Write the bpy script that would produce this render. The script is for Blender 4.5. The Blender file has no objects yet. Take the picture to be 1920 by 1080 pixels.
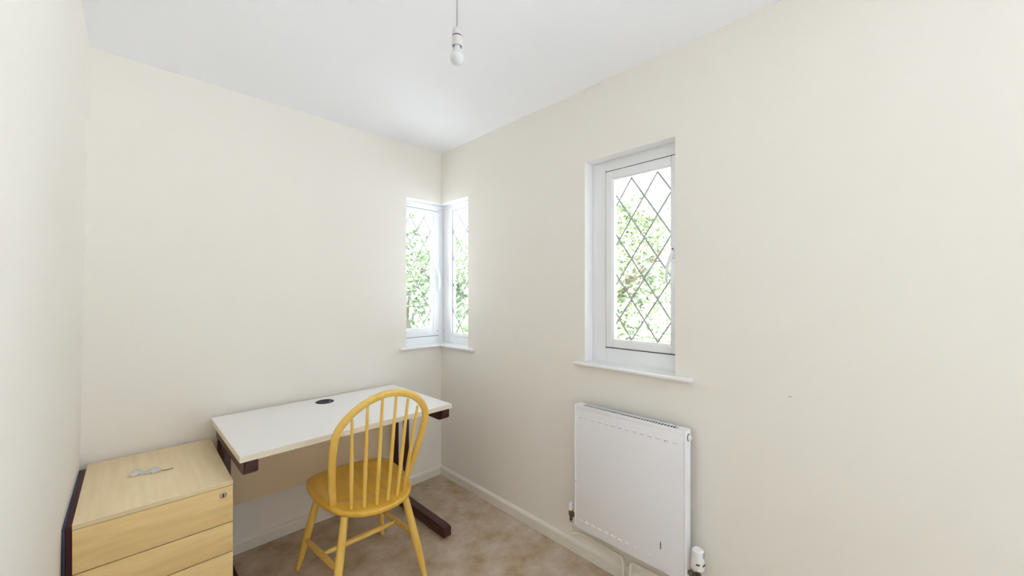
import bpy, bmesh, math, random
from mathutils import Vector, Matrix

random.seed(7)
C = bpy.context.scene.collection
sc = bpy.context.scene

# ------------------------------------------------------------------ camera
cam_d = bpy.data.cameras.new('camera')
cam = bpy.data.objects.new('camera', cam_d)
C.objects.link(cam)
cam.location = (-1.6551, -2.4289, 1.3491)
cam.rotation_euler = (math.pi / 2, 0, -0.7808)
cam_d.sensor_width = 36.0
cam_d.lens = 719.8 / 1920 * 36.0
cam_d.shift_y = 10.8 / 1920
cam_d.clip_start = 0.02
cam_d.clip_end = 200
sc.camera = cam

# ------------------------------------------------------------------ world, sun, exposure
world = bpy.data.worlds.new('overcast_sky')
sc.world = world
world.use_nodes = True
wn = world.node_tree
bg = wn.nodes['Background']
bg.inputs['Color'].default_value = (0.82, 0.90, 1.0, 1)
bg.inputs['Strength'].default_value = 2.1

sun_d = bpy.data.lights.new('sun', 'SUN')
sun_d.energy = 34.0
sun_d.color = (0.97, 0.98, 1.0)
sun_d.angle = math.radians(6)
sun = bpy.data.objects.new('sun', sun_d)
C.objects.link(sun)
sun.rotation_euler = Vector((1.0, 0.12, -1.15)).to_track_quat('-Z', 'Y').to_euler()

def portal(name, loc, direction, w, h):
    d = bpy.data.lights.new(name, 'AREA')
    d.shape = 'RECTANGLE'
    d.size, d.size_y = w, h
    d.cycles.is_portal = True
    o = bpy.data.objects.new(name, d)
    C.objects.link(o)
    o.location = loc
    o.rotation_euler = Vector(direction).to_track_quat('-Z', 'Z').to_euler()
    return o

portal('sky_portal', (0.135, -1.53, 1.51), (-1, 0, 0), 0.50, 1.06)
portal('sky_portal', (0.135, -0.15, 1.50), (-1, 0, 0), 0.42, 1.06)
portal('sky_portal', (-0.15, 0.135, 1.50), (0, -1, 0), 0.42, 1.06)
portal('sky_portal', (0.135, -3.58, 1.17), (-1, 0, 0), 1.70, 1.90)
portal('sky_portal', (-0.45, -4.735, 1.17), (0, 1, 0), 0.74, 1.90)

vs = sc.view_settings
vs.view_transform = 'Standard'
vs.look = 'None'
vs.gamma = 1.0
vs.exposure = 0.62
vs.use_curve_mapping = False
sc.cycles.max_bounces = 16
sc.cycles.diffuse_bounces = 12
sc.cycles.transparent_max_bounces = 16
sc.cycles.sample_clamp_indirect = 20

# ------------------------------------------------------------------ materials
def srgb(r, g, b):
    f = lambda v: (v / 255 / 12.92) if v / 255 <= 0.04045 else ((v / 255 + 0.055) / 1.055) ** 2.4
    return (f(r), f(g), f(b), 1)

def mat(name, col, rough=0.5, metal=0.0, spec=0.5, coat=0.0):
    m = bpy.data.materials.new(name)
    m.use_nodes = True
    b = m.node_tree.nodes['Principled BSDF']
    b.inputs['Base Color'].default_value = col if len(col) == 4 else (*col, 1)
    b.inputs['Roughness'].default_value = rough
    b.inputs['Metallic'].default_value = metal
    b.inputs['Specular IOR Level'].default_value = spec
    b.inputs['Coat Weight'].default_value = coat
    return m

def nodes(m):
    nt = m.node_tree
    return nt, nt.nodes, nt.links, nt.nodes['Principled BSDF']

def add_noise_bump(m, scale, strength, dist=0.002, detail=4):
    nt, N, L, b = nodes(m)
    tc = N.new('ShaderNodeTexCoord')
    n = N.new('ShaderNodeTexNoise')
    n.inputs['Scale'].default_value = scale
    n.inputs['Detail'].default_value = detail
    bp = N.new('ShaderNodeBump')
    bp.inputs['Strength'].default_value = strength
    bp.inputs['Distance'].default_value = dist
    L.new(tc.outputs['Object'], n.inputs['Vector'])
    L.new(n.outputs['Fac'], bp.inputs['Height'])
    L.new(bp.outputs['Normal'], b.inputs['Normal'])

def two_tone(m, c1, c2, scale, detail=5, stretch=(1, 1, 1), lo=0.35, hi=0.65, rough_n=0.55):
    nt, N, L, b = nodes(m)
    tc = N.new('ShaderNodeTexCoord')
    mp = N.new('ShaderNodeMapping')
    mp.inputs['Scale'].default_value = stretch
    n = N.new('ShaderNodeTexNoise')
    n.inputs['Scale'].default_value = scale
    n.inputs['Detail'].default_value = detail
    n.inputs['Roughness'].default_value = rough_n
    r = N.new('ShaderNodeValToRGB')
    r.color_ramp.elements[0].position = lo
    r.color_ramp.elements[0].color = c1
    r.color_ramp.elements[1].position = hi
    r.color_ramp.elements[1].color = c2
    L.new(tc.outputs['Object'], mp.inputs['Vector'])
    L.new(mp.outputs['Vector'], n.inputs['Vector'])
    L.new(n.outputs['Fac'], r.inputs['Fac'])
    L.new(r.outputs['Color'], b.inputs['Base Color'])
    return n, r

WALL = (0.845, 0.815, 0.768, 1)
M = {}
M['wall'] = mat('cream_wall_paint', WALL, 0.75, spec=0.3)
add_noise_bump(M['wall'], 220, 0.05, 0.001)
M['ceiling'] = mat('white_ceiling_paint', (0.89, 0.905, 0.95, 1), 0.85, spec=0.2)
add_noise_bump(M['ceiling'], 160, 0.05, 0.001)
M['gloss_white'] = mat('white_gloss_paint', (0.86, 0.86, 0.86, 1), 0.35)
M['skirting'] = mat('cream_gloss_paint', (0.80, 0.77, 0.71, 1), 0.4)
M['upvc'] = mat('white_plastic_frame', (0.86, 0.87, 0.90, 1), 0.3)
M['seal'] = mat('dark_rubber_seal', (0.05, 0.055, 0.07, 1), 0.7)
M['lead'] = mat('grey_lead', (0.42, 0.43, 0.44, 1), 0.55)
M['desk_white'] = mat('white_melamine', (0.89, 0.88, 0.875, 1), 0.35)
M['edging'] = mat('cream_edging', (0.78, 0.71, 0.58, 1), 0.5)
M['modesty'] = mat('beige_board', (0.80, 0.66, 0.47, 1), 0.5)
M['brown_metal'] = mat('dark_brown_metal', (0.055, 0.012, 0.009, 1), 0.4)
M['black'] = mat('black_plastic', (0.006, 0.006, 0.010, 1), 0.5, spec=0.25)
M['chrome'] = mat('chrome', (0.62, 0.60, 0.56, 1), 0.2, metal=1.0)
M['brass'] = mat('worn_valve_metal', (0.22, 0.19, 0.15, 1), 0.35, metal=1.0)
M['rad'] = mat('white_radiator_enamel', (0.85, 0.85, 0.90, 1), 0.35)
M['rad_dark'] = mat('radiator_shade_and_chips', (0.10, 0.09, 0.085, 1), 0.7)  # dark tone for chips and seals, also painted shade inside the radiator
M['plastic'] = mat('white_plastic', (0.86, 0.85, 0.86, 1), 0.35)
M['pipe'] = mat('cream_pipe_paint', (0.78, 0.74, 0.66, 1), 0.4)
M['cable'] = mat('grey_white_flex', (0.42, 0.40, 0.39, 1), 0.5)
M['holder'] = mat('lampholder_plastic', (0.66, 0.64, 0.63, 1), 0.4)
M['bulb'] = mat('opal_bulb_glass', (0.66, 0.69, 0.70, 1), 0.25)
M['paper'] = mat('white_paper', (0.94, 0.94, 0.96, 1), 0.8)
M['string'] = mat('brown_string', (0.20, 0.10, 0.03, 1), 0.8)
M['maroon'] = mat('maroon_board', (0.075, 0.006, 0.010, 1), 0.5)
M['navy'] = mat('navy_board_face', (0.03, 0.05, 0.12, 1), 0.5)
M['shadow_gap'] = mat('dark_brown_gap', (0.06, 0.035, 0.015, 1), 0.8)

# small grey scuff on the right wall paint (a real mark with its own place)
mr = M['wall'].copy(); mr.name = 'cream_wall_paint_scuffed'
M['wall_scuff'] = mr
nt, N, L, b = nodes(mr)
geo = N.new('ShaderNodeNewGeometry')
mp = N.new('ShaderNodeMapping'); mp.vector_type = 'POINT'
mp.inputs['Location'].default_value = (0, 2.1565 * 1, -0.985 * 2.2)
mp.inputs['Scale'].default_value = (1, 1, 2.2)
ln = N.new('ShaderNodeVectorMath'); ln.operation = 'LENGTH'
lt = N.new('ShaderNodeMapRange')
lt.inputs['From Min'].default_value = 0.003; lt.inputs['From Max'].default_value = 0.009
lt.inputs['To Min'].default_value = 0.6; lt.inputs['To Max'].default_value = 0.0
mx = N.new('ShaderNodeMix'); mx.data_type = 'RGBA'
mx.inputs['A'].default_value = WALL; mx.inputs['B'].default_value = (0.45, 0.38, 0.30, 1)
sep = N.new('ShaderNodeSeparateXYZ'); cmb = N.new('ShaderNodeCombineXYZ')
L.new(geo.outputs['Position'], mp.inputs['Vector'])
L.new(mp.outputs['Vector'], sep.inputs[0])
L.new(sep.outputs['Y'], cmb.inputs['Y']); L.new(sep.outputs['Z'], cmb.inputs['Z'])
L.new(cmb.outputs[0], ln.inputs[0]); L.new(ln.outputs['Value'], lt.inputs['Value'])
L.new(lt.outputs['Result'], mx.inputs['Factor']); L.new(mx.outputs['Result'], b.inputs['Base Color'])

# carpet
M['carpet'] = mat('taupe_carpet', (0.3, 0.25, 0.2, 1), 1.0, spec=0.1)
nt, N, L, b = nodes(M['carpet'])
tc = N.new('ShaderNodeTexCoord')
n1 = N.new('ShaderNodeTexNoise'); n1.inputs['Scale'].default_value = 7; n1.inputs['Detail'].default_value = 6; n1.inputs['Roughness'].default_value = 0.65
n2 = N.new('ShaderNodeTexNoise'); n2.inputs['Scale'].default_value = 260; n2.inputs['Detail'].default_value = 3
r1 = N.new('ShaderNodeValToRGB')
r1.color_ramp.elements[0].position = 0.32; r1.color_ramp.elements[0].color = (0.46, 0.33, 0.195, 1)
r1.color_ramp.elements[1].position = 0.68; r1.color_ramp.elements[1].color = (0.71, 0.61, 0.52, 1)
mx = N.new('ShaderNodeMix'); mx.data_type = 'RGBA'; mx.blend_type = 'MULTIPLY'; mx.inputs['Factor'].default_value = 0.5
r2 = N.new('ShaderNodeValToRGB')
r2.color_ramp.elements[0].position = 0.3; r2.color_ramp.elements[0].color = (0.65, 0.65, 0.65, 1)
r2.color_ramp.elements[1].position = 0.7; r2.color_ramp.elements[1].color = (1, 1, 1, 1)
bp = N.new('ShaderNodeBump'); bp.inputs['Strength'].default_value = 0.6; bp.inputs['Distance'].default_value = 0.006
L.new(tc.outputs['Object'], n1.inputs['Vector']); L.new(tc.outputs['Object'], n2.inputs['Vector'])
L.new(n1.outputs['Fac'], r1.inputs['Fac']); L.new(n2.outputs['Fac'], r2.inputs['Fac'])
L.new(r1.outputs['Color'], mx.inputs['A']); L.new(r2.outputs['Color'], mx.inputs['B'])
L.new(mx.outputs['Result'], b.inputs['Base Color'])
L.new(n2.outputs['Fac'], bp.inputs['Height']); L.new(bp.outputs['Normal'], b.inputs['Normal'])

# woods
M['pine'] = mat('yellow_lacquered_pine', (0.5, 0.3, 0.08, 1), 0.28, coat=0.5)
two_tone(M['pine'], (0.72, 0.41, 0.040, 1), (0.84, 0.52, 0.075, 1), 7, stretch=(5, 0.5, 0.5))
M['pine_v'] = mat('yellow_lacquered_pine_upright', (0.5, 0.3, 0.08, 1), 0.28, coat=0.5)
two_tone(M['pine_v'], (0.78, 0.49, 0.090, 1), (0.86, 0.58, 0.145, 1), 10, stretch=(4, 4, 0.4))
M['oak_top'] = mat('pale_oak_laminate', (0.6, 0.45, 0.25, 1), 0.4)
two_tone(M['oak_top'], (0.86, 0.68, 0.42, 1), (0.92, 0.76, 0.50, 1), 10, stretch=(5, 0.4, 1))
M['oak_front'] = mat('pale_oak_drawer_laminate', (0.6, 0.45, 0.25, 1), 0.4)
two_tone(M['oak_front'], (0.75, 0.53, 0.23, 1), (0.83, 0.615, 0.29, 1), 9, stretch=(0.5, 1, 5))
M['oak_edge'] = mat('pale_oak_edging', (0.74, 0.60, 0.37, 1), 0.4)

# glass: thin pane, clear with a faint reflection
M['glass'] = bpy.data.materials.new('window_glass')
M['glass'].use_nodes = True
nt = M['glass'].node_tree
nt.nodes.remove(nt.nodes['Principled BSDF'])
out = nt.nodes['Material Output']
tr = nt.nodes.new('ShaderNodeBsdfTransparent'); tr.inputs['Color'].default_value = (0.95, 0.97, 0.96, 1)
gl = nt.nodes.new('ShaderNodeBsdfGlossy'); gl.inputs['Roughness'].default_value = 0.02
lw = nt.nodes.new('ShaderNodeLayerWeight'); lw.inputs['Blend'].default_value = 0.5
pw = nt.nodes.new('ShaderNodeMath'); pw.operation = 'POWER'; pw.inputs[1].default_value = 5.0
fr = nt.nodes.new('ShaderNodeMath'); fr.operation = 'MULTIPLY_ADD'; fr.inputs[1].default_value = 0.7; fr.inputs[2].default_value = 0.03
nt.links.new(lw.outputs['Facing'], pw.inputs[0]); nt.links.new(pw.outputs[0], fr.inputs[0])
ms = nt.nodes.new('ShaderNodeMixShader')
nt.links.new(fr.outputs[0], ms.inputs[0]); nt.links.new(tr.outputs[0], ms.inputs[1]); nt.links.new(gl.outputs[0], ms.inputs[2])
nt.links.new(ms.outputs[0], out.inputs['Surface'])

M['leaf_pale'] = mat('pale_green_leaves', (0.42, 0.52, 0.26, 1), 0.6)
two_tone(M['leaf_pale'], (0.17, 0.23, 0.11, 1), (0.34, 0.40, 0.24, 1), 3)
M['leaf_mid'] = mat('mid_green_leaves', (0.3, 0.42, 0.2, 1), 0.6)
two_tone(M['leaf_mid'], (0.13, 0.20, 0.09, 1), (0.29, 0.36, 0.21, 1), 3)
M['bark'] = mat('grey_brown_bark', (0.22, 0.17, 0.12, 1), 0.9)
add_noise_bump(M['bark'], 20, 0.8, 0.02)
M['lawn'] = mat('pale_gravel', (0.5, 0.48, 0.45, 1), 0.9)
two_tone(M['lawn'], (0.47, 0.48, 0.50, 1), (0.59, 0.60, 0.62, 1), 3)

# ------------------------------------------------------------------ helpers
def box(bm, x0, x1, y0, y1, z0, z1, bev=0.0, seg=2):
    r = bmesh.ops.create_cube(bm, size=1.0)
    vs_ = r['verts']
    for v in vs_:
        v.co = Vector(((x0 + x1) / 2 + v.co.x * (x1 - x0), (y0 + y1) / 2 + v.co.y * (y1 - y0), (z0 + z1) / 2 + v.co.z * (z1 - z0)))
    if bev > 0:
        es = list({e for v in vs_ for e in v.link_edges})
        bmesh.ops.bevel(bm, geom=es, offset=bev, segments=seg, profile=0.5, affect='EDGES')

def sweep(bm, pts, ra, rb=None, seg=12, up=None, cap=True, power=2.0):
    """tube along pts; ra / rb half-sizes (numbers or lists) across 'side' and 'up'"""
    pts = [Vector(p) for p in pts]
    n = len(pts)
    ra = ra if isinstance(ra, (list, tuple)) else [ra] * n
    rb = ra if rb is None else (rb if isinstance(rb, (list, tuple)) else [rb] * n)
    rings = []
    prev = None
    for i, p in enumerate(pts):
        t = (pts[min(i + 1, n - 1)] - pts[max(i - 1, 0)]).normalized()
        if up is not None:
            u = Vector(up)
        elif prev is not None:
            u = prev
        else:
            u = Vector((0, 0, 1)) if abs(t.z) < 0.9 else Vector((0, 1, 0))
        s = t.cross(u).normalized()
        u = s.cross(t).normalized()
        prev = u
        ring = []
        for k in range(seg):
            a = 2 * math.pi * k / seg
            ca, sa = math.cos(a), math.sin(a)
            ca = math.copysign(abs(ca) ** (2 / power), ca)
            sa = math.copysign(abs(sa) ** (2 / power), sa)
            ring.append(bm.verts.new(p + s * ra[i] * ca + u * rb[i] * sa))
        rings.append(ring)
    for a, b_ in zip(rings, rings[1:]):
        for k in range(seg):
            bm.faces.new((a[k], a[(k + 1) % seg], b_[(k + 1) % seg], b_[k]))
    if cap:
        bm.faces.new(list(reversed(rings[0])))
        bm.faces.new(rings[-1])

def lathe(bm, prof, axis_pt, axis=(0, 0, 1), seg=24):
    """prof: list of (radius, height along axis)"""
    ax = Vector(axis).normalized()
    u = ax.orthogonal().normalized()
    v = ax.cross(u)
    o = Vector(axis_pt)
    rings = []
    for r, h in prof:
        if r < 1e-6:
            rings.append([bm.verts.new(o + ax * h)])
        else:
            rings.append([bm.verts.new(o + ax * h + (u * math.cos(2 * math.pi * k / seg) + v * math.sin(2 * math.pi * k / seg)) * r) for k in range(seg)])
    for a, b_ in zip(rings, rings[1:]):
        for k in range(seg):
            k2 = (k + 1) % seg
            if len(a) == 1 and len(b_) == 1:
                continue
            if len(a) == 1:
                bm.faces.new((a[0], b_[k2], b_[k]))
            elif len(b_) == 1:
                bm.faces.new((a[k], a[k2], b_[0]))
            else:
                bm.faces.new((a[k], a[k2], b_[k2], b_[k]))
    if len(rings[0]) > 1:
        bm.faces.new(list(reversed(rings[0])))
    if len(rings[-1]) > 1:
        bm.faces.new(rings[-1])

def rot_pts(bm, ang, origin=(0, 0, 0)):
    bmesh.ops.rotate(bm, cent=origin, matrix=Matrix.Rotation(ang, 3, 'Z'), verts=bm.verts)

def obj(name, bm, material, parent=None, smooth=35, label=None):
    bmesh.ops.recalc_face_normals(bm, faces=bm.faces)
    me = bpy.data.meshes.new(name)
    bm.to_mesh(me)
    bm.free()
    mats = material if isinstance(material, (list, tuple)) else [material]
    for m in mats:
        me.materials.append(m)
    if smooth:
        me.polygons.foreach_set('use_smooth', [True] * len(me.polygons))
        me.set_sharp_from_angle(angle=math.radians(smooth))
    o = bpy.data.objects.new(name, me)
    C.objects.link(o)
    if parent:
        o.parent = parent
        o.matrix_parent_inverse = Matrix.Translation(-parent.location) if parent.type == 'EMPTY' and parent.get('world_children') else Matrix()
    if label:
        o['label'] = label
    return o

def thing(name, label, cat, loc=(0, 0, 0), rz=0.0, group=None):
    o = bpy.data.objects.new(name, None)
    o.empty_display_size = 0.1
    C.objects.link(o)
    o.location = loc
    o.rotation_euler = (0, 0, rz)
    o['label'] = label
    o['category'] = cat
    if group:
        o['group'] = group
    return o

def tag(o, label, cat, kind=None):
    o['label'] = label
    o['category'] = cat
    if kind:
        o['kind'] = kind
    return o

def new():
    return bmesh.new()

def part_box(name, m, parent, *dims, bev=0.0, seg=2, label=None, loc=None):
    bm = new(); box(bm, *dims, bev=bev, seg=seg)
    return obj(name, bm, m, parent, label=label)

def panel_wall(name, axis, us, vs_, holes, w0, w1, mats, lean=None):
    """wall with rectangular holes. axis 'x': spans y (u), z (v), thickness along x."""
    bm = new()
    us = sorted(set(us)); vs_ = sorted(set(vs_))
    def solid(i, j):
        if i < 0 or j < 0 or i >= len(us) - 1 or j >= len(vs_) - 1:
            return None
        cu, cv = (us[i] + us[i + 1]) / 2, (vs_[j] + vs_[j + 1]) / 2
        return not any(h[0] < cu < h[1] and h[2] < cv < h[3] for h in holes)
    cache = {}
    def V(i, j, k):
        if (i, j, k) not in cache:
            w = (w0, w1)[k]
            co = (w, us[i], vs_[j]) if axis == 'x' else (us[i], w, vs_[j])
            cache[(i, j, k)] = bm.verts.new(co)
        return cache[(i, j, k)]
    for i in range(len(us) - 1):
        for j in range(len(vs_) - 1):
            if not solid(i, j):
                continue
            for k in (0, 1):
                bm.faces.new([V(i, j, k), V(i + 1, j, k), V(i + 1, j + 1, k), V(i, j + 1, k)])
            for di, dj, a, b_ in ((-1, 0, (i, j), (i, j + 1)), (1, 0, (i + 1, j), (i + 1, j + 1)), (0, -1, (i, j), (i + 1, j)), (0, 1, (i, j + 1), (i + 1, j + 1))):
                s = solid(i + di, j + dj)
                if not s:
                    f = bm.faces.new([V(*a, 0), V(*b_, 0), V(*b_, 1), V(*a, 1)])
                    if s is False:
                        f.material_index = 1
    o = obj(name, bm, mats, smooth=0)
    return o

# ------------------------------------------------------------------ room shell
H = 2.40
XL, YR, T = -1.82, -4.60, 0.07
panel_wall_right = panel_wall('wall_right', 'x', [YR, -4.40, -2.76, -1.752, -1.291, -0.327, 0.0], [0, 0.25, 0.957, 0.982, 2.025, 2.09, H],
                              [(-4.40, -2.76, 0.25, 2.09), (-1.752, -1.291, 0.982, 2.025), (-0.327, 0.0, 0.957, 2.025)], 0.0, T, [M['wall_scuff'], M['gloss_white']])
tag(panel_wall_right, 'long cream painted wall with the radiator and the tall window', 'wall', 'structure')
wb = panel_wall('wall_back', 'y', [-1.90, -0.290, T], [0, 0.957, 2.025, H],
                [(-0.290, T, 0.957, 2.025)], 0.0, T, [M['wall'], M['gloss_white']])
tag(wb, 'cream painted wall behind the desk and the drawer unit', 'wall', 'structure')
wr = panel_wall('wall_rear', 'y', [-1.90, -0.80, -0.10, T], [0, 0.25, 2.09, H],
                [(-0.80, -0.10, 0.25, 2.09)], YR - T, YR, [M['wall'], M['gloss_white']])
tag(wr, 'cream painted wall behind the viewpoint, around the added narrow rear window', 'wall', 'structure')
bm = new()
box(bm, -1.96, XL, YR, 0.0, 0, H)
for v in bm.verts:
    if v.co.x > -1.9:
        v.co.x = XL + 0.0157 * v.co.z
tag(obj('wall_left', bm, M['wall'], smooth=0), 'bright blank painted wall beside the drawer unit', 'wall', 'structure')
bm = new(); box(bm, -1.96, 0.10, YR - 0.1, 0.10, -0.2, 0.0)
tag(obj('floor', bm, M['carpet'], smooth=0), 'brown taupe carpeted floor with worn mottled pile', 'floor', 'structure')
bm = new(); box(bm, -1.96, 0.10, YR - 0.1, 0.10, H, H + 0.2)
tag(obj('ceiling', bm, M['ceiling'], smooth=0), 'smooth white ceiling above the pendant bulb', 'ceiling', 'structure')

def skirting(name, a, b_, inward, label):
    """profile swept along a wall foot; a->b on the wall line, inward unit vector"""
    bm = new()
    prof = [(0, 0), (0.016, 0), (0.016, 0.050), (0.013, 0.057), (0.006, 0.063), (0, 0.065)]
    A, B, I = Vector(a), Vector(b_), Vector(inward)
    r0 = [bm.verts.new(A + I * p[0] + Vector((0, 0, p[1]))) for p in prof]
    r1 = [bm.verts.new(B + I * p[0] + Vector((0, 0, p[1]))) for p in prof]
    for k in range(len(prof)):
        k2 = (k + 1) % len(prof)
        bm.faces.new((r0[k], r0[k2], r1[k2], r1[k]))
    bm.faces.new(r0); bm.faces.new(list(reversed(r1)))
    return tag(obj(name, bm, M['skirting'], smooth=20), label, 'skirting board', 'structure')

skirting('baseboard_back', (-1.80, 0, 0), (0, 0, 0), (0, -1, 0), 'low cream skirting board on the wall behind the desk')
skirting('baseboard_right', (0, YR, 0), (0, -0.016, 0), (-1, 0, 0), 'low cream skirting board under the radiator pipes')
skirting('baseboard_left', (XL, YR, 0), (XL, -0.64, 0), (1, 0, 0), 'low cream skirting board in front of the maroon board')
skirting('baseboard_rear', (XL + 0.016, YR, 0), (-0.016, YR, 0), (0, 1, 0), 'low cream skirting board behind the viewpoint')

# ------------------------------------------------------------------ windows
def bar(bm, axis, u0, u1, v0, v1, w0, w1, bev=0.003):
    if axis == 'x':
        box(bm, w0, w1, u0, u1, v0, v1, bev)
    else:
        box(bm, u0, u1, w0, w1, v0, v1, bev)

def ring(bm, axis, o, i, w0, w1, bev=0.003):
    """rectangular ring: outer (u0,u1,v0,v1), inner (u0,u1,v0,v1)"""
    bar(bm, axis, o[0], i[0], o[2], o[3], w0, w1, bev)
    bar(bm, axis, i[1], o[1], o[2], o[3], w0, w1, bev)
    bar(bm, axis, i[0], i[1], o[2], i[2], w0, w1, bev)
    bar(bm, axis, i[0], i[1], i[3], o[3], w0, w1, bev)

def lead_strips(axis, node, dw, dh, rect, w, parent):
    """diagonal lead strips of a diamond lattice through node, clipped to rect"""
    u0, u1, v0, v1 = rect
    for sgn in (1, -1):
        sl = sgn * dh / dw
        k = -14
        while k <= 14:
            c = node[1] - sl * node[0] + k * dh     # v = sl*u + c
            pts = []
            for u in (u0, u1):
                v = sl * u + c
                if v0 <= v <= v1:
                    pts.append((u, v))
            for v in (v0, v1):
                u = (v - c) / sl
                if u0 < u < u1:
                    pts.append((u, v))
            k += 1
            if len(pts) < 2:
                continue
            pts = sorted(pts)[:2] if len(pts) == 2 else [min(pts), max(pts)]
            if math.dist(pts[0], pts[1]) < 0.03:
                continue
            P = [Vector((w, *q)) if axis == 'x' else Vector((q[0], w, q[1])) for q in pts]
            bm = new()
            sweep(bm, P, 0.0041, 0.0018, seg=8, up=(1, 0, 0) if axis == 'x' else (0, 1, 0))
            obj('lead_strip', bm, M['lead'], parent)

def struct_empty(name, label, loc):
    o = thing(name, label, 'window', loc)
    o['kind'] = 'structure'
    return o

# window 1: single casement in the right wall
w1 = struct_empty('window_1', 'tall white casement window with diamond leaded glass above the radiator', (0, 0, 0))
bm = new(); ring(bm, 'x', (-1.81, -1.278, 0.975, 2.04), (-1.757, -1.371, 1.075, 1.972), 0.071, 0.135, 0.003)
ring(bm, 'x', (-1.80, -1.291, 0.99, 2.024), (-1.775, -1.321, 1.015, 1.998), 0.0705, 0.080, 0.004)
obj('window_frame', bm, M['upvc'], w1)
bm = new(); ring(bm, 'x', (-1.764, -1.364, 1.069, 1.979), (-1.75, -1.38, 1.083, 1.965), 0.0715, 0.095, 0)
obj('seal', bm, M['seal'], w1)
sash = new(); ring(sash, 'x', (-1.754, -1.3745, 1.079, 1.9685), (-1.710, -1.411, 1.115, 1.927), 0.062, 0.115, 0.004)
sash1 = obj('sash', sash, M['upvc'], w1)
bm = new(); ring(bm, 'x', (-1.714, -1.408, 1.112, 1.931), (-1.703, -1.4185, 1.1215, 1.9205), 0.067, 0.090, 0.003)
obj('glazing_bead', bm, M['gloss_white'], sash1)
part_box('pane', M['glass'], w1, 0.092, 0.096, -1.712, -1.409, 1.113, 1.929)
lead_strips('x', (-1.502, 1.919), 0.132, 0.199, (-1.704, -1.4185, 1.121, 1.921), 0.0905, w1)
bm = new()
box(bm, 0.048, 0.062, -1.732, -1.712, 1.505, 1.560, 0.003)
sweep(bm, [(0.046, -1.722, 1.535), (0.036, -1.718, 1.515), (0.033, -1.703, 1.47), (0.034, -1.699, 1.425), (0.037, -1.699, 1.40)], [0.008, 0.009, 0.008, 0.008, 0.007], [0.007, 0.006, 0.006, 0.005, 0.005], seg=10)
h1 = obj('handle', bm, M['upvc'], w1)
bm = new(); lathe(bm, [(0.0035, 0), (0.0035, 0.002)], (0.0475, -1.722, 1.548), (-1, 0, 0), 10)
obj('screw_cap', bm, M['seal'], h1)
bm = new(); box(bm, 0.053, 0.062, -1.746, -1.728, 1.095, 1.150, 0.002)
h2 = obj('stay_plate', bm, M['upvc'], w1)
for z in (1.108, 1.138):
    bm = new(); lathe(bm, [(0.003, 0), (0.003, 0.002)], (0.0525, -1.735, z), (-1, 0, 0), 10)
    obj('screw', bm, M['seal'], h2)
bm = new()
box(bm, -0.032, 0.002, -1.828, -1.240, 0.982, 1.000, 0.007, 3)
box(bm, -0.010, 0.070, -1.750, -1.293, 0.984, 1.000, 0.0)
obj('window_board', bm, M['gloss_white'], w1)

# window 2: the corner window, casement on the back wall and fixed light on the right wall
w2 = struct_empty('window_2', 'narrow white corner window with diamond leaded glass wrapping the room corner', (0, 0, 0))
bm = new()
bar(bm, 'y', 0.025, 0.069, 0.95, 2.04, 0.071, 0.135)         # corner post
box(bm, 0.0695, 0.135, -0.004, 0.135, 0.95, 2.04, 0.003)
bar(bm, 'y', -0.36, 0.025, 1.981, 2.04, 0.071, 0.135)        # back head, foot, far jamb
bar(bm, 'y', -0.36, 0.025, 0.95, 1.028, 0.071, 0.135)
bar(bm, 'y', -0.36, -0.300, 1.028, 1.981, 0.071, 0.135)
bar(bm, 'x', -0.38, -0.004, 2.004, 2.04, 0.071, 0.135)       # right head, foot, far jamb
bar(bm, 'x', -0.38, -0.004, 0.95, 1.030, 0.071, 0.135)
bar(bm, 'x', -0.38, -0.300, 1.030, 2.004, 0.071, 0.135)
bar(bm, 'y', -0.300, 0.069, 2.000, 2.030, 0.064, 0.073, 0.003)
bar(bm, 'x', -0.335, 0.064, 2.000, 2.030, 0.064, 0.073, 0.003)
obj('window_frame', bm, M['upvc'], w2)
bm = new(); ring(bm, 'y', (-0.306, 0.029, 1.023, 1.986), (-0.292, 0.016, 1.037, 1.972), 0.0718, 0.095, 0)
obj('seal', bm, M['seal'], w2)
bm = new(); ring(bm, 'y', (-0.297, 0.0215, 1.031, 1.978), (-0.258, -0.026, 1.090, 1.950), 0.062, 0.115, 0.004)
sash2 = obj('sash', bm, M['upvc'], w2)
bm = new(); ring(bm, 'y', (-0.261, -0.023, 1.087, 1.953), (-0.250, -0.033, 1.0965, 1.943), 0.067, 0.090, 0.003)
obj('glazing_bead', bm, M['gloss_white'], sash2)
bm = new(); ring(bm, 'x', (-0.303, -0.002, 1.028, 2.007), (-0.280, -0.030, 1.048, 1.983), 0.066, 0.090, 0.004)
obj('glazing_bead', bm, M['gloss_white'], w2)
bm = new(); ring(bm, 'x', (-0.285, -0.0285, 1.0465, 1.985), (-0.279, -0.0335, 1.0505, 1.9805), 0.080, 0.091, 0)
obj('seal', bm, M['lead'], w2)
part_box('pane', M['glass'], w2, -0.260, -0.024, 0.092, 0.096, 1.088, 1.952)
part_box('pane', M['glass'], w2, 0.092, 0.096, -0.282, -0.029, 1.046, 1.985)
lead_strips('y', (-0.152, 1.822), 0.118, 0.199, (-0.250, -0.033, 1.0965, 1.943), 0.0905, w2)
lead_strips('x', (-0.113, 1.919), 0.162, 0.201, (-0.280, -0.033, 1.0505, 1.981), 0.0905, w2)
bm = new()
box(bm, -0.004, 0.014, 0.048, 0.062, 1.490, 1.545, 0.003)
sweep(bm, [(0.005, 0.046, 1.52), (0.004, 0.036, 1.50), (0.010, 0.033, 1.46), (0.013, 0.034, 1.41), (0.013, 0.037, 1.385)], [0.008, 0.009, 0.008, 0.008, 0.007], [0.007, 0.006, 0.006, 0.005, 0.005], seg=10)
obj('handle', bm, M['upvc'], w2)
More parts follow.
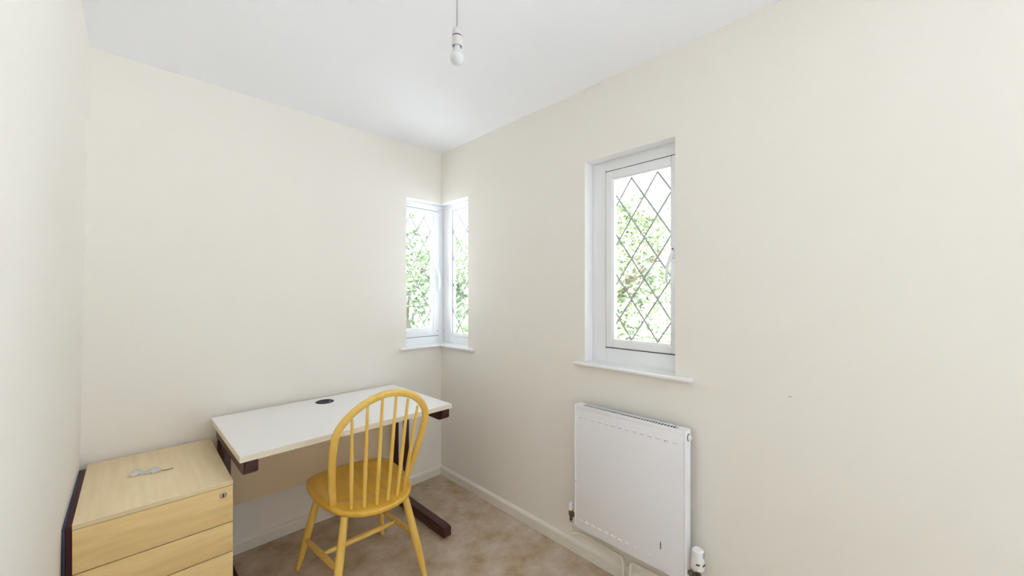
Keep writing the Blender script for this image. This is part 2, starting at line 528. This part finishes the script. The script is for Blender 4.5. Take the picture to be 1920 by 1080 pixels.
bm = new(); box(bm, 0.000, 0.060, 0.054, 0.062, 1.060, 1.072, 0.002)
h3 = obj('stay', bm, M['upvc'], w2)
for x in (0.006, 0.054):
    bm = new(); lathe(bm, [(0.004, 0), (0.004, 0.008), (0.0, 0.010)], (x, 0.055, 1.066), (0, -1, 0), 10)
    obj('stay_peg', bm, M['chrome'], h3)
bm = new()
box(bm, -0.345, 0.0, -0.032, 0.002, 0.957, 0.975, 0.007, 3)
box(bm, -0.032, 0.002, -0.395, -0.01, 0.957, 0.975, 0.007, 3)
box(bm, -0.288, 0.070, -0.012, 0.070, 0.959, 0.975)
box(bm, -0.012, 0.070, -0.325, 0.0, 0.959, 0.975)
obj('window_board', bm, M['gloss_white'], w2)

# window 3: unseen window added behind the viewpoint to bring in most daylight
w3 = struct_empty('added_window_3', 'large two light window added unseen behind the viewpoint for its daylight', (0, 0, 0))
bm = new(); ring(bm, 'x', (-4.44, -2.72, 0.21, 2.13), (-4.36, -2.80, 0.29, 2.05), 0.071, 0.13, 0.003)
bar(bm, 'x', -3.60, -3.56, 0.29, 2.05, 0.071, 0.13)
obj('window_frame', bm, M['upvc'], w3)
for a, b_ in ((-4.365, -3.595), (-3.565, -2.795)):
    part_box('pane', M['glass'], w3, 0.098, 0.102, a, b_, 0.285, 2.055)
bm = new(); box(bm, -0.03, 0.002, -4.43, -2.73, 0.232, 0.25, 0.006); box(bm, -0.01, 0.07, -4.398, -2.762, 0.234, 0.2499)
obj('window_board', bm, M['gloss_white'], w3)

w4 = struct_empty('added_window_4', 'narrow window added unseen behind the viewpoint for its daylight', (0, 0, 0))  # second unseen window, added to let in extra daylight
bm = new(); ring(bm, 'y', (-0.84, -0.06, 0.21, 2.13), (-0.76, -0.14, 0.29, 2.05), YR - 0.13, YR - 0.071, 0.003)
obj('window_frame', bm, M['upvc'], w4)
for a, b_ in ((-0.765, -0.135),):
    part_box('pane', M['glass'], w4, a, b_, YR - 0.102, YR - 0.098, 0.285, 2.055)
bm = new(); box(bm, -0.83, -0.07, YR - 0.002, YR + 0.03, 0.232, 0.25, 0.006); box(bm, -0.798, -0.102, YR - 0.07, YR + 0.01, 0.234, 0.2499)
obj('window_board', bm, M['gloss_white'], w4)

# ------------------------------------------------------------------ desk
desk = thing('desk', 'white topped cantilever desk with dark brown legs in the room corner', 'desk', (-0.881, -0.3495, 0), math.radians(0.9))
dx, dy = 0.491, 0.328
DZ = 0.735
bm = new()
box(bm, -dx + 0.002, dx - 0.002, -dy + 0.002, dy - 0.002, DZ - 0.022, DZ, 0)
obj('desktop', bm, M['desk_white'], desk, smooth=20)
part_box('edge_band', M['edging'], desk, -dx, dx, -dy - 0.0005, -dy + 0.002, DZ - 0.0235, DZ - 0.0008)
part_box('edge_band', M['edging'], desk, -dx, dx, dy - 0.002, dy, DZ - 0.0235, DZ - 0.0008)
part_box('edge_band', M['edging'], desk, -dx, -dx + 0.002, -dy + 0.002, dy - 0.002, DZ - 0.0235, DZ - 0.0008)
part_box('edge_band', M['edging'], desk, dx - 0.002, dx, -dy + 0.002, dy - 0.002, DZ - 0.0235, DZ - 0.0008)
def c_beam(bm, x0, x1, y0, y1, z0, z1, cham_lo):
    """beam along y with the lower (or upper) front corner cut"""
    c = 0.03
    if cham_lo:
        prof = [(y0, z1), (y1, z1), (y1, z0), (y0 + c, z0), (y0, z0 + 0.014)]
    else:
        prof = [(y0, z0), (y1, z0), (y1, z1), (y0 + c, z1), (y0, z1 - 0.006)]
    a = [bm.verts.new((x0, *p)) for p in prof]
    b_ = [bm.verts.new((x1, *p)) for p in prof]
    n = len(prof)
    for k in range(n):
        bm.faces.new((a[k], a[(k + 1) % n], b_[(k + 1) % n], b_[k]))
    bm.faces.new(a); bm.faces.new(list(reversed(b_)))
    bmesh.ops.bevel(bm, geom=list(bm.edges), offset=0.003, segments=2, affect='EDGES')
for x0, x1, px0, px1 in ((-0.475, -0.427, -0.474, -0.444), (0.436, 0.486, 0.456, 0.486)):
    bm = new(); c_beam(bm, x0, x1, -0.312, 0.290, 0.646, DZ - 0.0225, True)
    obj('top_rail', bm, M['brown_metal'], desk)
    for y in (0.115, 0.245):
        part_box('upright', M['brown_metal'], desk, px0, px1, y, y + 0.03, 0.05, 0.655, bev=0.003)
    bm = new(); c_beam(bm, x0, x1, -0.330, 0.310, 0.006, 0.062, False)
    obj('foot', bm, M['brown_metal'], desk)
    for y in (-0.30, 0.28):
        bm = new(); lathe(bm, [(0.014, 0.0), (0.016, 0.002), (0.016, 0.008)], ((x0 + x1) / 2, y, 0.0))
        obj('glide', bm, M['black'], desk)
part_box('modesty_panel', M['modesty'], desk, -0.470, 0.482, 0.278, 0.294, 0.284, DZ - 0.0225, bev=0.001)
gx, gy = 0.010, 0.222
bm = new(); lathe(bm, [(0.0, 0.0005), (0.032, 0.0005), (0.036, 0.0022), (0.040, 0.0028), (0.045, 0.0024), (0.048, 0.0002)], (gx, gy, DZ), seg=32)
gr = obj('grommet', bm, M['black'], desk)
bm = new()
sweep(bm, [(gx + 0.008 + 0.014 * math.cos(a), gy - 0.022 + 0.010 * math.sin(a), DZ + 0.0024) for a in [math.radians(t) for t in range(-20, 60, 10)]], 0.003, 0.001, seg=8)
obj('grommet_highlight', bm, M['plastic'], gr)  # white arc painted in as the highlight on the grommet

# ------------------------------------------------------------------ drawer unit
ped = thing('drawer_unit', 'pale oak drawer unit with a lock standing left of the desk', 'drawers', (-1.582, -0.320, 0))
px, py = 0.205, 0.300
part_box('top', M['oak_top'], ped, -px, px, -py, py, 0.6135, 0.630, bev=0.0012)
part_box('edge_band', M['oak_edge'], ped, -px + 0.0005, px - 0.0005, -py - 0.0008, -py + 0.001, 0.6145, 0.6285)
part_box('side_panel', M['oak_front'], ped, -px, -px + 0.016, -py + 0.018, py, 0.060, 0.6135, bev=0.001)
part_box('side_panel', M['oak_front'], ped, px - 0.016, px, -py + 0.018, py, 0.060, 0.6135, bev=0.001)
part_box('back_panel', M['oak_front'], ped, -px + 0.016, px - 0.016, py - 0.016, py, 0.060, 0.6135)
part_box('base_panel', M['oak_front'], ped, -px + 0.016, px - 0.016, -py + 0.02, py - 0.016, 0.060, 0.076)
part_box('gap_shade_sheet', M['shadow_gap'], ped, -px + 0.016, px - 0.016, -py + 0.0185, -py + 0.024, 0.076, 0.6135)  # dark sheet that paints the shade in the gaps between drawers
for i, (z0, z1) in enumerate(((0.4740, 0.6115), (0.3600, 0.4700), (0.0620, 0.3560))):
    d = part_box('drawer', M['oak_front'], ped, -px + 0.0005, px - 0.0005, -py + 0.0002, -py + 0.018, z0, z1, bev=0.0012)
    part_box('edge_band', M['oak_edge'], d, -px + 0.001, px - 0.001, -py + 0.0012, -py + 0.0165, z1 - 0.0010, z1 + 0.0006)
    if i == 0:
        bm = new(); lathe(bm, [(0.0, -0.001), (0.0115, -0.001), (0.0115, 0.003), (0.009, 0.0048), (0.0, 0.0048)], (0.174, -py, 0.585), (0, -1, 0), 24)
        obj('lock', bm, M['chrome'], d, label='round chrome lock')
        bm = new(); box(bm, 0.1725, 0.1755, -py - 0.0056, -py - 0.0040, 0.578, 0.592)
        obj('keyhole', bm, M['black'], d)
for sx in (-1, 1):
    for sy in (-1, 1):
        cx, cy = sx * (px - 0.045), sy * (py - 0.055)
        bm = new()
        lathe(bm, [(0.004, -0.011), (0.023, -0.010), (0.025, -0.006), (0.025, 0.006), (0.023, 0.010), (0.004, 0.011)], (cx, cy, 0.025), (1, 0, 0), 20)
        box(bm, cx - 0.014, cx + 0.014, cy - 0.012, cy + 0.016, 0.044, 0.060, 0.003)
        obj('caster', bm, M['black'], ped)

# maroon board between the drawer unit and the left wall
brd = thing('storage_board', 'dark maroon board with navy outer edge wedged between drawer unit and wall', 'board', (-1.80, -0.303, 0))
part_box('core', M['maroon'], brd, -0.0035, 0.0115, -0.283, 0.283, 0.0, 0.612, bev=0.002)
part_box('facing', M['navy'], brd, -0.0105, -0.0035, -0.283, 0.283, 0.0, 0.612, bev=0.002, label='navy blue facing')

# ------------------------------------------------------------------ paper scrap on the drawer unit
bm = new()
nu, nv = 16, 9
grid = []
for i in range(nu):
    row = []
    for j in range(nv):
        u, v = i / (nu - 1), j / (nv - 1) - 0.5
        ctl = ((0.0, 0.050), (0.14, 0.058), (0.42, 0.018), (0.68, 0.046), (0.85, 0.040), (1.0, 0.006))
        for (ua, wa), (ub, wb2) in zip(ctl, ctl[1:]):
            if ua <= u <= ub + 1e-9:
                wdt = wa + (wb2 - wa) * (u - ua) / (ub - ua)
                break
        x = -0.052 + 0.098 * u
        y = v * wdt
        z = 0.003 + 0.018 * (0.55 + 0.45 * math.sin(9 * u + 1)) * (1 - (2 * v) ** 2 * 0.75) * (1 - abs(2 * u - 1) ** 4 * 0.7)
        z += 0.003 * math.sin(31 * u + 17 * v)
        row.append(bm.verts.new((x, y, max(z, 0.001))))
    grid.append(row)
for i in range(nu - 1):
    for j in range(nv - 1):
        bm.faces.new((grid[i][j], grid[i + 1][j], grid[i + 1][j + 1], grid[i][j + 1]))
bmesh.ops.solidify(bm, geom=list(bm.faces), thickness=0.0007)
paper = thing('paper_scrap', 'crumpled white paper scrap with a brown string tail on the drawer unit', 'paper', (-1.610, -0.305, 0.630), math.radians(-26))
obj('crumpled_sheet', bm, M['paper'], paper, smooth=25)
bm = new()
sweep(bm, [(0.030, 0.0, 0.004), (0.048, 0.001, 0.0025), (0.062, 0.006, 0.002), (0.078, 0.016, 0.002)], [0.0012, 0.0013, 0.0014, 0.0012], seg=8)
obj('string_tail', bm, M['string'], paper)

# ------------------------------------------------------------------ chair
cw = math.radians(-3.1)
chair = thing('spindle_chair', 'yellow pine hoop back chair with spindles pulled up to the desk', 'chair', (-0.866, -0.612, 0), cw)
# seat outline (half), local: +y front
half = [(0.0, 0.266), (0.070, 0.266), (0.125, 0.259), (0.170, 0.240), (0.197, 0.205), (0.210, 0.155), (0.214, 0.090), (0.212, 0.020),
        (0.204, -0.050), (0.190, -0.115), (0.168, -0.170), (0.138, -0.215), (0.100, -0.248), (0.055, -0.268), (0.0, -0.275)]
def refine(pts):
    o = []
    for k in range(len(pts)):
        p0, p1, p2, p3 = (pts[(k + d) % len(pts)] for d in (-1, 0, 1, 2))
        o.append(p1)
        o.append(tuple((-a + 9 * b_ + 9 * c - d) / 16 for a, b_, c, d in zip(p0, p1, p2, p3)))
    return o
outline = refine(half + [(-x, y) for x, y in reversed(half[1:-1])])
SZ = 0.440
bm = new()
def ring_at(scale, z, inset=0.0, dish=0.0):
    out_ = []
    for x, y in outline:
        l = math.hypot(x, y)
        k = max(0.0, (l * scale - inset) / l)
        out_.append(bm.verts.new((x * k, y * k, z)))
    return out_
def dish_z(x, y):
    # saddled seat: hollow in front of the spindle deck, rising to a low ridge between the thighs
    r = math.sqrt((x / 0.188) ** 2 + ((y - 0.045) / 0.205) ** 2)
    f = min(1.0, max(0.0, (1.0 - r) / 0.22))
    f = f * f * (3 - 2 * f)
    ridge = 0.35 * math.exp(-(x / 0.035) ** 2) * max(0.0, min(1.0, (y + 0.02) / 0.2))
    return -0.016 * f * (1 - ridge)
rings_ = [ring_at(0.80, SZ - 0.034), ring_at(0.94, SZ - 0.030), ring_at(0.99, SZ - 0.020), ring_at(1.0, SZ - 0.012), ring_at(1.0, SZ - 0.005), ring_at(1.0, SZ - 0.001, 0.004), ring_at(1.0, SZ, 0.010)]
for s in (0.92, 0.87, 0.82, 0.77, 0.72, 0.66, 0.60, 0.52, 0.43, 0.33, 0.22, 0.11):
    rings_.append(ring_at(s, SZ))
for r in rings_[7:]:
    for v in r:
        v.co.z += dish_z(v.co.x, v.co.y)
for a, b_ in zip(rings_, rings_[1:]):
    n = len(a)
    for k in range(n):
        bm.faces.new((a[k], a[(k + 1) % n], b_[(k + 1) % n], b_[k]))
bm.faces.new(list(reversed(rings_[0])))
cv = bm.verts.new((0, 0, SZ + dish_z(0, 0)))
n = len(outline)
for k in range(n):
    bm.faces.new((rings_[-1][k], rings_[-1][(k + 1) % n], cv))
obj('seat', bm, M['pine'], chair, smooth=50)

# bow in a plane leaning back; (s, h) in-plane
BY, TILT = -0.107, 0.396
wb_, wm_, hm_, ht_, ex = 0.1675, 0.2015, 0.344, 0.5335, 1.86
def bow_pt(s, h, off=0.0):
    return Vector((s, BY - h * math.sin(TILT), SZ + h * math.cos(TILT)))
S = []
for k in range(16):
    h = -0.030 + (hm_ + 0.030) * k / 15
    f = max(0, h) / hm_
    S.append((-(wb_ + (wm_ - wb_) * math.sin(math.pi / 2 * f)), h))
for k in range(1, 48):
    a = math.pi * k / 48
    c, s_ = math.cos(a), math.sin(a)
    S.append((-wm_ * math.copysign(abs(c) ** (2 / ex), c), hm_ + (ht_ - hm_) * s_ ** (2 / ex)))
S += [(-s, h) for s, h in reversed(S[:16])]
bow_path = [bow_pt(*q) for q in S]
bm = new()
nrm = Vector((0, math.cos(TILT), math.sin(TILT)))
sweep(bm, bow_path, 0.0155, 0.0115, seg=16, up=nrm, power=2.8)
obj('bow', bm, M['pine_v'], chair, smooth=60)

for (bs, bd, ts, th) in ((-0.119, -0.082, -0.1445, 0.437), (-0.074, -0.107, -0.089, 0.486), (-0.025, -0.120, -0.030, 0.512),
                         (0.025, -0.120, 0.030, 0.512), (0.074, -0.107, 0.089, 0.486), (0.119, -0.082, 0.1445, 0.437)):
    b0 = Vector((bs, BY + bd, SZ - 0.012))
    b1 = bow_pt(ts, th)
    pts = [b0.lerp(b1, t) for t in (0, 0.08, 0.25, 0.4, 0.6, 0.8, 0.94, 1.0)]
    bm = new(); sweep(bm, pts, [0.0066, 0.0072, 0.0088, 0.0090, 0.0078, 0.0068, 0.0060, 0.0058], seg=12)
    obj('spindle', bm, M['pine_v'], chair, smooth=60)

def leg_line(f, t):
    return Vector(f), Vector(t)
FR = cw
def loc(x, y, z):
    v = Matrix.Rotation(-cw, 3, 'Z') @ Vector((x + 0.866, y + 0.612, 0))
    return Vector((v.x, v.y, z))
legs = {
    'fl': leg_line(loc(-1.079, -0.360, 0.002), (-0.140, 0.165, SZ - 0.026)),
    'fr': leg_line(loc(-0.655, -0.385, 0.002), (0.140, 0.165, SZ - 0.026)),
    'rl': leg_line(loc(-1.082, -0.822, 0.002), (-0.142, -0.180, SZ - 0.026)),
    'rr': leg_line(loc(-0.664, -0.842, 0.002), (0.122, -0.195, SZ - 0.026)),
}
for k, (f, t) in legs.items():
    pts = [f.lerp(t, u) for u in (0, 0.015, 0.2, 0.42, 0.6, 0.8, 1.0)]
    bm = new(); sweep(bm, pts, [0.0105, 0.0115, 0.0150, 0.0180, 0.0180, 0.0165, 0.0150], seg=16)
    obj('leg', bm, M['pine_v'], chair, smooth=60)
def at_z(k, z):
    f, t = legs[k]
    return f.lerp(t, (z - f.z) / (t.z - f.z))
def stretcher(a, b_):
    d = (b_ - a).normalized()
    a2, b2 = a + d * 0.004, b_ - d * 0.004
    pts = [a2.lerp(b2, t) for t in (0, 0.06, 0.25, 0.5, 0.75, 0.94, 1.0)]
    bm = new(); sweep(bm, pts, [0.0085, 0.0095, 0.0125, 0.0140, 0.0125, 0.0095, 0.0085], seg=14)
    obj('stretcher', bm, M['pine_v'], chair, smooth=60)
l0, l1 = at_z('fl', 0.150), at_z('rl', 0.205)
r0, r1 = at_z('fr', 0.160), at_z('rr', 0.222)
stretcher(l0, l1); stretcher(r0, r1)
stretcher(l0.lerp(l1, 0.52), r0.lerp(r1, 0.52))

# ------------------------------------------------------------------ radiator
rad = thing('radiator', 'white panel radiator hung on the wall under the leaded casement window', 'radiator', (-0.06, -1.56, 0.19))
rx, ry, rz = -0.06, -1.56, 0.19
def RB(bm, x0, x1, y0, y1, z0, z1, bev=0.0, seg=2):
    box(bm, x0 - rx, x1 - rx, y0 - ry, y1 - ry, z0 - rz, z1 - rz, bev, seg)
Y0, Y1, Z0, Z1, XF, XB = -1.832, -1.288, 0.192, 0.800, -0.088, -0.040
bm = new(); RB(bm, XF, XF + 0.012, Y0 + 0.006, Y1 - 0.004, Z0, Z1 - 0.012, 0.004, 3)
fp = obj('front_panel', bm, M['rad'], rad)
nD = 14
for zz, up_ in ((Z1 - 0.058, 1), (Z0 + 0.048, 0)):
    bm = new()
    for k in range(nD):
        yy = Y1 - 0.040 - k * (Y1 - Y0 - 0.085) / (nD - 1)
        zp = zz + (0.0045 if up_ else -0.0045)
        prof = [(XF + 0.001, zz + 0.007), (XF - 0.0016 - 0.0012 * up_, zp), (XF + 0.001, zz - 0.007)]
        a = [bm.verts.new((p[0] - rx, yy - 0.010 - ry, p[1] - rz)) for p in prof]
        b_ = [bm.verts.new((p[0] - rx, yy + 0.010 - ry, p[1] - rz)) for p in prof]
        for q in range(3):
            bm.faces.new((a[q], a[(q + 1) % 3], b_[(q + 1) % 3], b_[q]))
        bm.faces.new(a); bm.faces.new(list(reversed(b_)))
    obj('pressed_dashes', bm, M['rad'], fp)
for (yy, zz, hh) in ((-1.745, 0.742, 0.003), (-1.728, 0.300, 0.018), (-1.297, 0.420, 0.006)):
    bm = new(); lathe(bm, [(0.0, 0), (0.0022, 0.0), (0.0018, 0.0006), (0, 0.0007)], (XF - rx - (0.0014 if yy < -1.4 else 0.0), yy - ry, zz - rz), (-1, 0, 0), 10)
    for v in bm.verts:
        v.co.z = (zz - rz) + (v.co.z - (zz - rz)) * hh / 0.0022
    obj('paint_chip', bm, M['rad_dark'], fp)
bm = new(); RB(bm, XB - 0.012, XB, Y0 + 0.012, Y1 - 0.012, Z0 + 0.01, Z1 - 0.014, 0.003)
obj('back_panel', bm, M['rad_dark'], rad)
for a, b_ in ((Y0, Y0 + 0.012), (Y1 - 0.012, Y1)):
    bm = new(); RB(bm, XF - 0.001, XB, a, b_, Z0 + 0.004, Z1 - 0.002, 0.004, 3)
    obj('side_panel', bm, M['rad'], rad)
bm = new()
RB(bm, XF - 0.0005, XF + 0.012, Y0 + 0.002, Y1 - 0.002, Z1 - 0.004, Z1, 0.0015)
RB(bm, XF - 0.0005, XF + 0.006, Y0 + 0.002, Y1 - 0.002, Z1 - 0.016, Z1 - 0.001, 0.002)
RB(bm, XB - 0.008, XB, Y0 + 0.002, Y1 - 0.002, Z1 - 0.003, Z1, 0.001)
RB(bm, XF + 0.010, XB - 0.006, Y0 + 0.002, Y0 + 0.044, Z1 - 0.004, Z1 - 0.0005, 0.001)
RB(bm, XF + 0.010, XB - 0.006, Y1 - 0.036, Y1 - 0.002, Z1 - 0.004, Z1 - 0.0005, 0.001)
tg = obj('top_grille', bm, M['rad'], rad)
nS = 36
for k in range(nS):
    yy = Y1 - 0.042 - k * (Y1 - Y0 - 0.092) / (nS - 1)
    bm = new(); RB(bm, XF + 0.011, XB - 0.007, yy - 0.0016, yy + 0.0016, Z1 - 0.0025, Z1 - 0.0008)
    obj('grille_slat', bm, M['rad'], tg)
bm = new(); RB(bm, XF + 0.012, XB - 0.008, Y0 + 0.012, Y1 - 0.012, Z1 - 0.05, Z1 - 0.0045)
obj('slot_shade_fill', bm, M['rad_dark'], rad)  # dark block just under the slats, paints the shade in the slots
bm = new(); lathe(bm, [(0.0, 0.0), (0.0125, 0.0), (0.0125, 0.005), (0.009, 0.008), (0.005, 0.008), (0.005, 0.012), (0, 0.012)], (-0.066 - rx, Y0 - ry, 0.772 - rz), (0, -1, 0), 20)
pl = obj('end_plug', bm, M['plastic'], rad)
bm = new(); lathe(bm, [(0.0135, 0.0), (0.0150, 0.0), (0.0150, 0.002), (0.0135, 0.002)], (-0.066 - rx, Y0 - 0.0005 - ry, 0.772 - rz), (0, -1, 0), 20)
obj('plug_seal', bm, M['rad_dark'], pl)
for yy in (-1.72, -1.40):
    bm = new(); RB(bm, XB - 0.002, -0.001, yy - 0.015, yy + 0.015, 0.30, 0.70, 0.002)
    obj('wall_bracket', bm, M['rad'], rad)
# thermostatic valve at the window end
bm = new()
vy, vx = -1.868, -0.066
lathe(bm, [(0.0085, -0.040), (0.0085, -0.006), (0.0125, -0.004), (0.0125, 0.014), (0.009, 0.016), (0.009, 0.030), (0.014, 0.031), (0.014, 0.040)], (vx - rx, vy - ry, 0.228 - rz), (0, 0, 1), 20)
lathe(bm, [(0.0075, 0.0), (0.0075, 0.016), (0.012, 0.017), (0.012, 0.030), (0.008, 0.031), (0.008, 0.037)], (vx - rx, vy - ry, 0.232 - rz), (0, 1, 0), 16)
tv = obj('thermostatic_valve', bm, M['brass'], rad, label='metal valve with white thermostat head')
bm = new()
lathe(bm, [(0.016, 0.0), (0.0225, 0.002), (0.0245, 0.010), (0.0245, 0.030), (0.0225, 0.040), (0.0215, 0.052), (0.0225, 0.064), (0.0215, 0.074), (0.015, 0.080), (0.0, 0.0815)], (vx - rx, vy - ry, 0.262 - rz), (0, 0, 1), 28)
hd = obj('thermostat_head', bm, M['plastic'], tv, label='white thermostat head')
for ang, zz, w_, h_ in ((200, 0.292, 0.007, 0.0030), (262, 0.288, 0.008, 0.0030), (268, 0.324, 0.0045, 0.010)):
    a = math.radians(ang)
    bm = new(); box(bm, -0.001, 0.0012, -w_, w_, -h_, h_)
    bmesh.ops.rotate(bm, cent=(0, 0, 0), matrix=Matrix.Rotation(a, 3, 'Z'), verts=bm.verts)
    rr_ = 0.0247 if zz < 0.3 else 0.0222
    bmesh.ops.translate(bm, vec=(vx - rx + rr_ * math.cos(a), vy - ry + rr_ * math.sin(a), zz - rz), verts=bm.verts)
    obj('vent_slot', bm, M['rad_dark'] if zz < 0.3 else M['cable'], tv)
# lockshield valve at the corner end
bm = new()
ly = -1.252
lathe(bm, [(0.0085, -0.030), (0.0085, -0.006), (0.0125, -0.004), (0.0125, 0.014), (0.009, 0.016), (0.009, 0.026)], (vx - rx, ly - ry, 0.228 - rz), (0, 0, 1), 20)
lathe(bm, [(0.0075, 0.0), (0.0075, 0.012), (0.012, 0.013), (0.012, 0.024), (0.008, 0.025), (0.008, 0.037)], (vx - rx, ly - ry, 0.232 - rz), (0, -1, 0), 16)
lv = obj('lockshield_valve', bm, M['brass'], rad, label='metal valve with small white cap')
bm = new(); lathe(bm, [(0.010, 0.0), (0.0125, 0.003), (0.0125, 0.030), (0.0105, 0.036), (0, 0.037)], (vx - rx, ly - ry, 0.250 - rz), (0, 0, 1), 20)
obj('valve_cap', bm, M['plastic'], lv)

def bend(pts, r=0.022, n=6):
    P = [Vector(p) for p in pts]
    out_ = [P[0]]
    for a, b_, c in zip(P, P[1:], P[2:]):
        d0, d1 = (a - b_).normalized(), (c - b_).normalized()
        p0, p1 = b_ + d0 * r, b_ + d1 * r
        for k in range(n + 1):
            t = k / n
            out_.append((1 - t) ** 2 * p0 + 2 * t * (1 - t) * b_ + t ** 2 * p1)
    out_.append(P[-1])
    return out_
def pipe(name, pts, label):
    bm = new(); sweep(bm, bend(pts), 0.0078, seg=14)
    return tag(obj(name, bm, M['pipe'], smooth=60), label, 'pipe')
pipe('heating_pipe', [(-0.066, ly, 0.188), (-0.066, ly, 0.128), (-0.030, ly - 0.022, 0.128), (-0.030, -1.520, 0.118), (-0.030, -1.526, 0.0)],
     'cream heating pipe from the lockshield valve along the skirting to the floor')
pipe('heating_pipe', [(-0.066, vy, 0.189), (-0.066, vy, 0.128), (-0.030, vy + 0.022, 0.128), (-0.030, -1.560, 0.118), (-0.030, -1.554, 0.0)],
     'cream heating pipe from the floor along the skirting to the thermostat valve')

# ------------------------------------------------------------------ pendant light
pen = thing('pendant_light', 'bare white bulb in a lampholder hanging from the ceiling on thin flex', 'light', (-0.900, -1.412, H))
bm = new(); lathe(bm, [(0.044, 0.0), (0.044, -0.010), (0.036, -0.020), (0.014, -0.026), (0.006, -0.034), (0.0, -0.034)], (0, 0, 0), seg=28)
obj('ceiling_rose', bm, M['holder'], pen)
bm = new(); sweep(bm, [(0, 0, -0.030), (0, 0, -0.186)], 0.0026, seg=10)
obj('flex', bm, M['cable'], pen)
bm = new(); lathe(bm, [(0.0, -0.180), (0.006, -0.182), (0.0125, -0.187), (0.0155, -0.197), (0.0165, -0.208), (0.0165, -0.2095), (0.0, -0.2095)], (0, 0, 0), seg=28)
lh = obj('lampholder', bm, M['holder'], pen)
bm = new(); lathe(bm, [(0.0, -0.2095), (0.0148, -0.2095), (0.0148, -0.2125), (0.0, -0.2125)], (0, 0, 0), seg=28)
obj('thread', bm, M['seal'], lh)
bm = new()
lathe(bm, [(0.0150, -0.2125), (0.0165, -0.2135), (0.0165, -0.238), (0.0172, -0.239), (0.0172, -0.2435), (0.0148, -0.2435), (0.0145, -0.236), (0.0, -0.236)], (0, 0, 0), seg=28)
obj('skirt', bm, M['holder'], lh)
bm = new(); lathe(bm, [(0.0, -0.2362), (0.0144, -0.2362), (0.0144, -0.2385), (0.0, -0.2385)], (0, 0, 0), seg=28)
obj('socket_mouth', bm, M['seal'], lh)
bm = new()
prof = [(0.0, -0.2365), (0.0102, -0.2365), (0.0108, -0.247), (0.0125, -0.254), (0.0165, -0.262)]
for k in range(1, 13):
    a = math.radians(55 - 145 * k / 12)
    prof.append((max(0.0, 0.0228 * math.cos(a)), -0.280 + 0.0228 * math.sin(a)))
prof[-1] = (0.0, -0.3028)
lathe(bm, prof, (0, 0, 0), seg=32)
obj('bulb', bm, M['bulb'], pen, smooth=60)

# ------------------------------------------------------------------ outside: lawn and trees
bm = new(); box(bm, -40, 40, -40, 40, -0.60, -0.35)
g = obj('ground', bm, M['lawn'], smooth=0)
tag(g, 'pale gravel ground outside the windows', 'ground', 'structure')

def tree(label, x, y, zc, rad_, n, leaf_m, seed):
    rnd = random.Random(seed)
    t = thing('tree', label, 'tree', (x, y, -0.35))
    bm = new()
    sweep(bm, [(0, 0, 0), (0.05, 0.02, 0.6), (0.0, 0.08, 1.2), (0.06, 0.0, zc + 0.35)], [0.17, 0.14, 0.11, 0.05], seg=10)
    for k in range(5):
        a = k * 1.26 + rnd.random()
        z0 = 0.8 + 0.22 * k
        sweep(bm, [(0.02, 0.04, z0), (0.5 * math.cos(a), 0.5 * math.sin(a), z0 + 0.6), (1.3 * math.cos(a), 1.3 * math.sin(a), z0 + 1.3)], [0.07, 0.05, 0.02], seg=8)
    obj('trunk', bm, M['bark'], t, smooth=60)
    verts, faces = [], []
    blobs = []
    for k in range(16):
        a, b_ = rnd.uniform(0, 6.28), rnd.uniform(-1, 1)
        r = rad_ * rnd.uniform(0.45, 0.85)
        blobs.append((r * math.cos(a) * math.sqrt(1 - b_ * b_), r * math.sin(a) * math.sqrt(1 - b_ * b_), zc + 0.35 + b_ * rad_ * 0.85, rad_ * rnd.uniform(0.3, 0.5)))
    for k in range(n):
        bx, by, bz, br = blobs[rnd.randrange(len(blobs))]
        d = Vector((rnd.gauss(0, 1), rnd.gauss(0, 1), rnd.gauss(0, 1))).normalized() * br * rnd.random() ** 0.4
        p = Vector((bx, by, bz)) + d
        u = Vector((rnd.gauss(0, 1), rnd.gauss(0, 1), rnd.gauss(0, 0.6))).normalized()
        w = u.orthogonal().normalized()
        w = Matrix.Rotation(rnd.uniform(0, 6.28), 3, u) @ w
        s = rnd.uniform(0.05, 0.10)
        i = len(verts)
        verts += [p - u * s, p + w * s * 0.42, p + u * s, p - w * s * 0.42]
        faces.append((i, i + 1, i + 2, i + 3))
    me = bpy.data.meshes.new('foliage')
    me.from_pydata([tuple(v) for v in verts], [], faces)
    me.materials.append(leaf_m)
    f = bpy.data.objects.new('foliage', me); C.objects.link(f); f.parent = t
    f['kind'] = 'stuff'
    return t

tree('pale green leafy tree outside the tall casement window', 6.4, 2.1, 1.6, 1.8, 9000, M['leaf_pale'], 1)
tree('mid green tree outside the back wall side of the corner window', 2.6, 5.2, 1.3, 1.6, 8000, M['leaf_mid'], 2)
tree('pale green tree outside the radiator wall side of the corner window', 6.4, 7.7, 1.4, 1.7, 8000, M['leaf_pale'], 3)
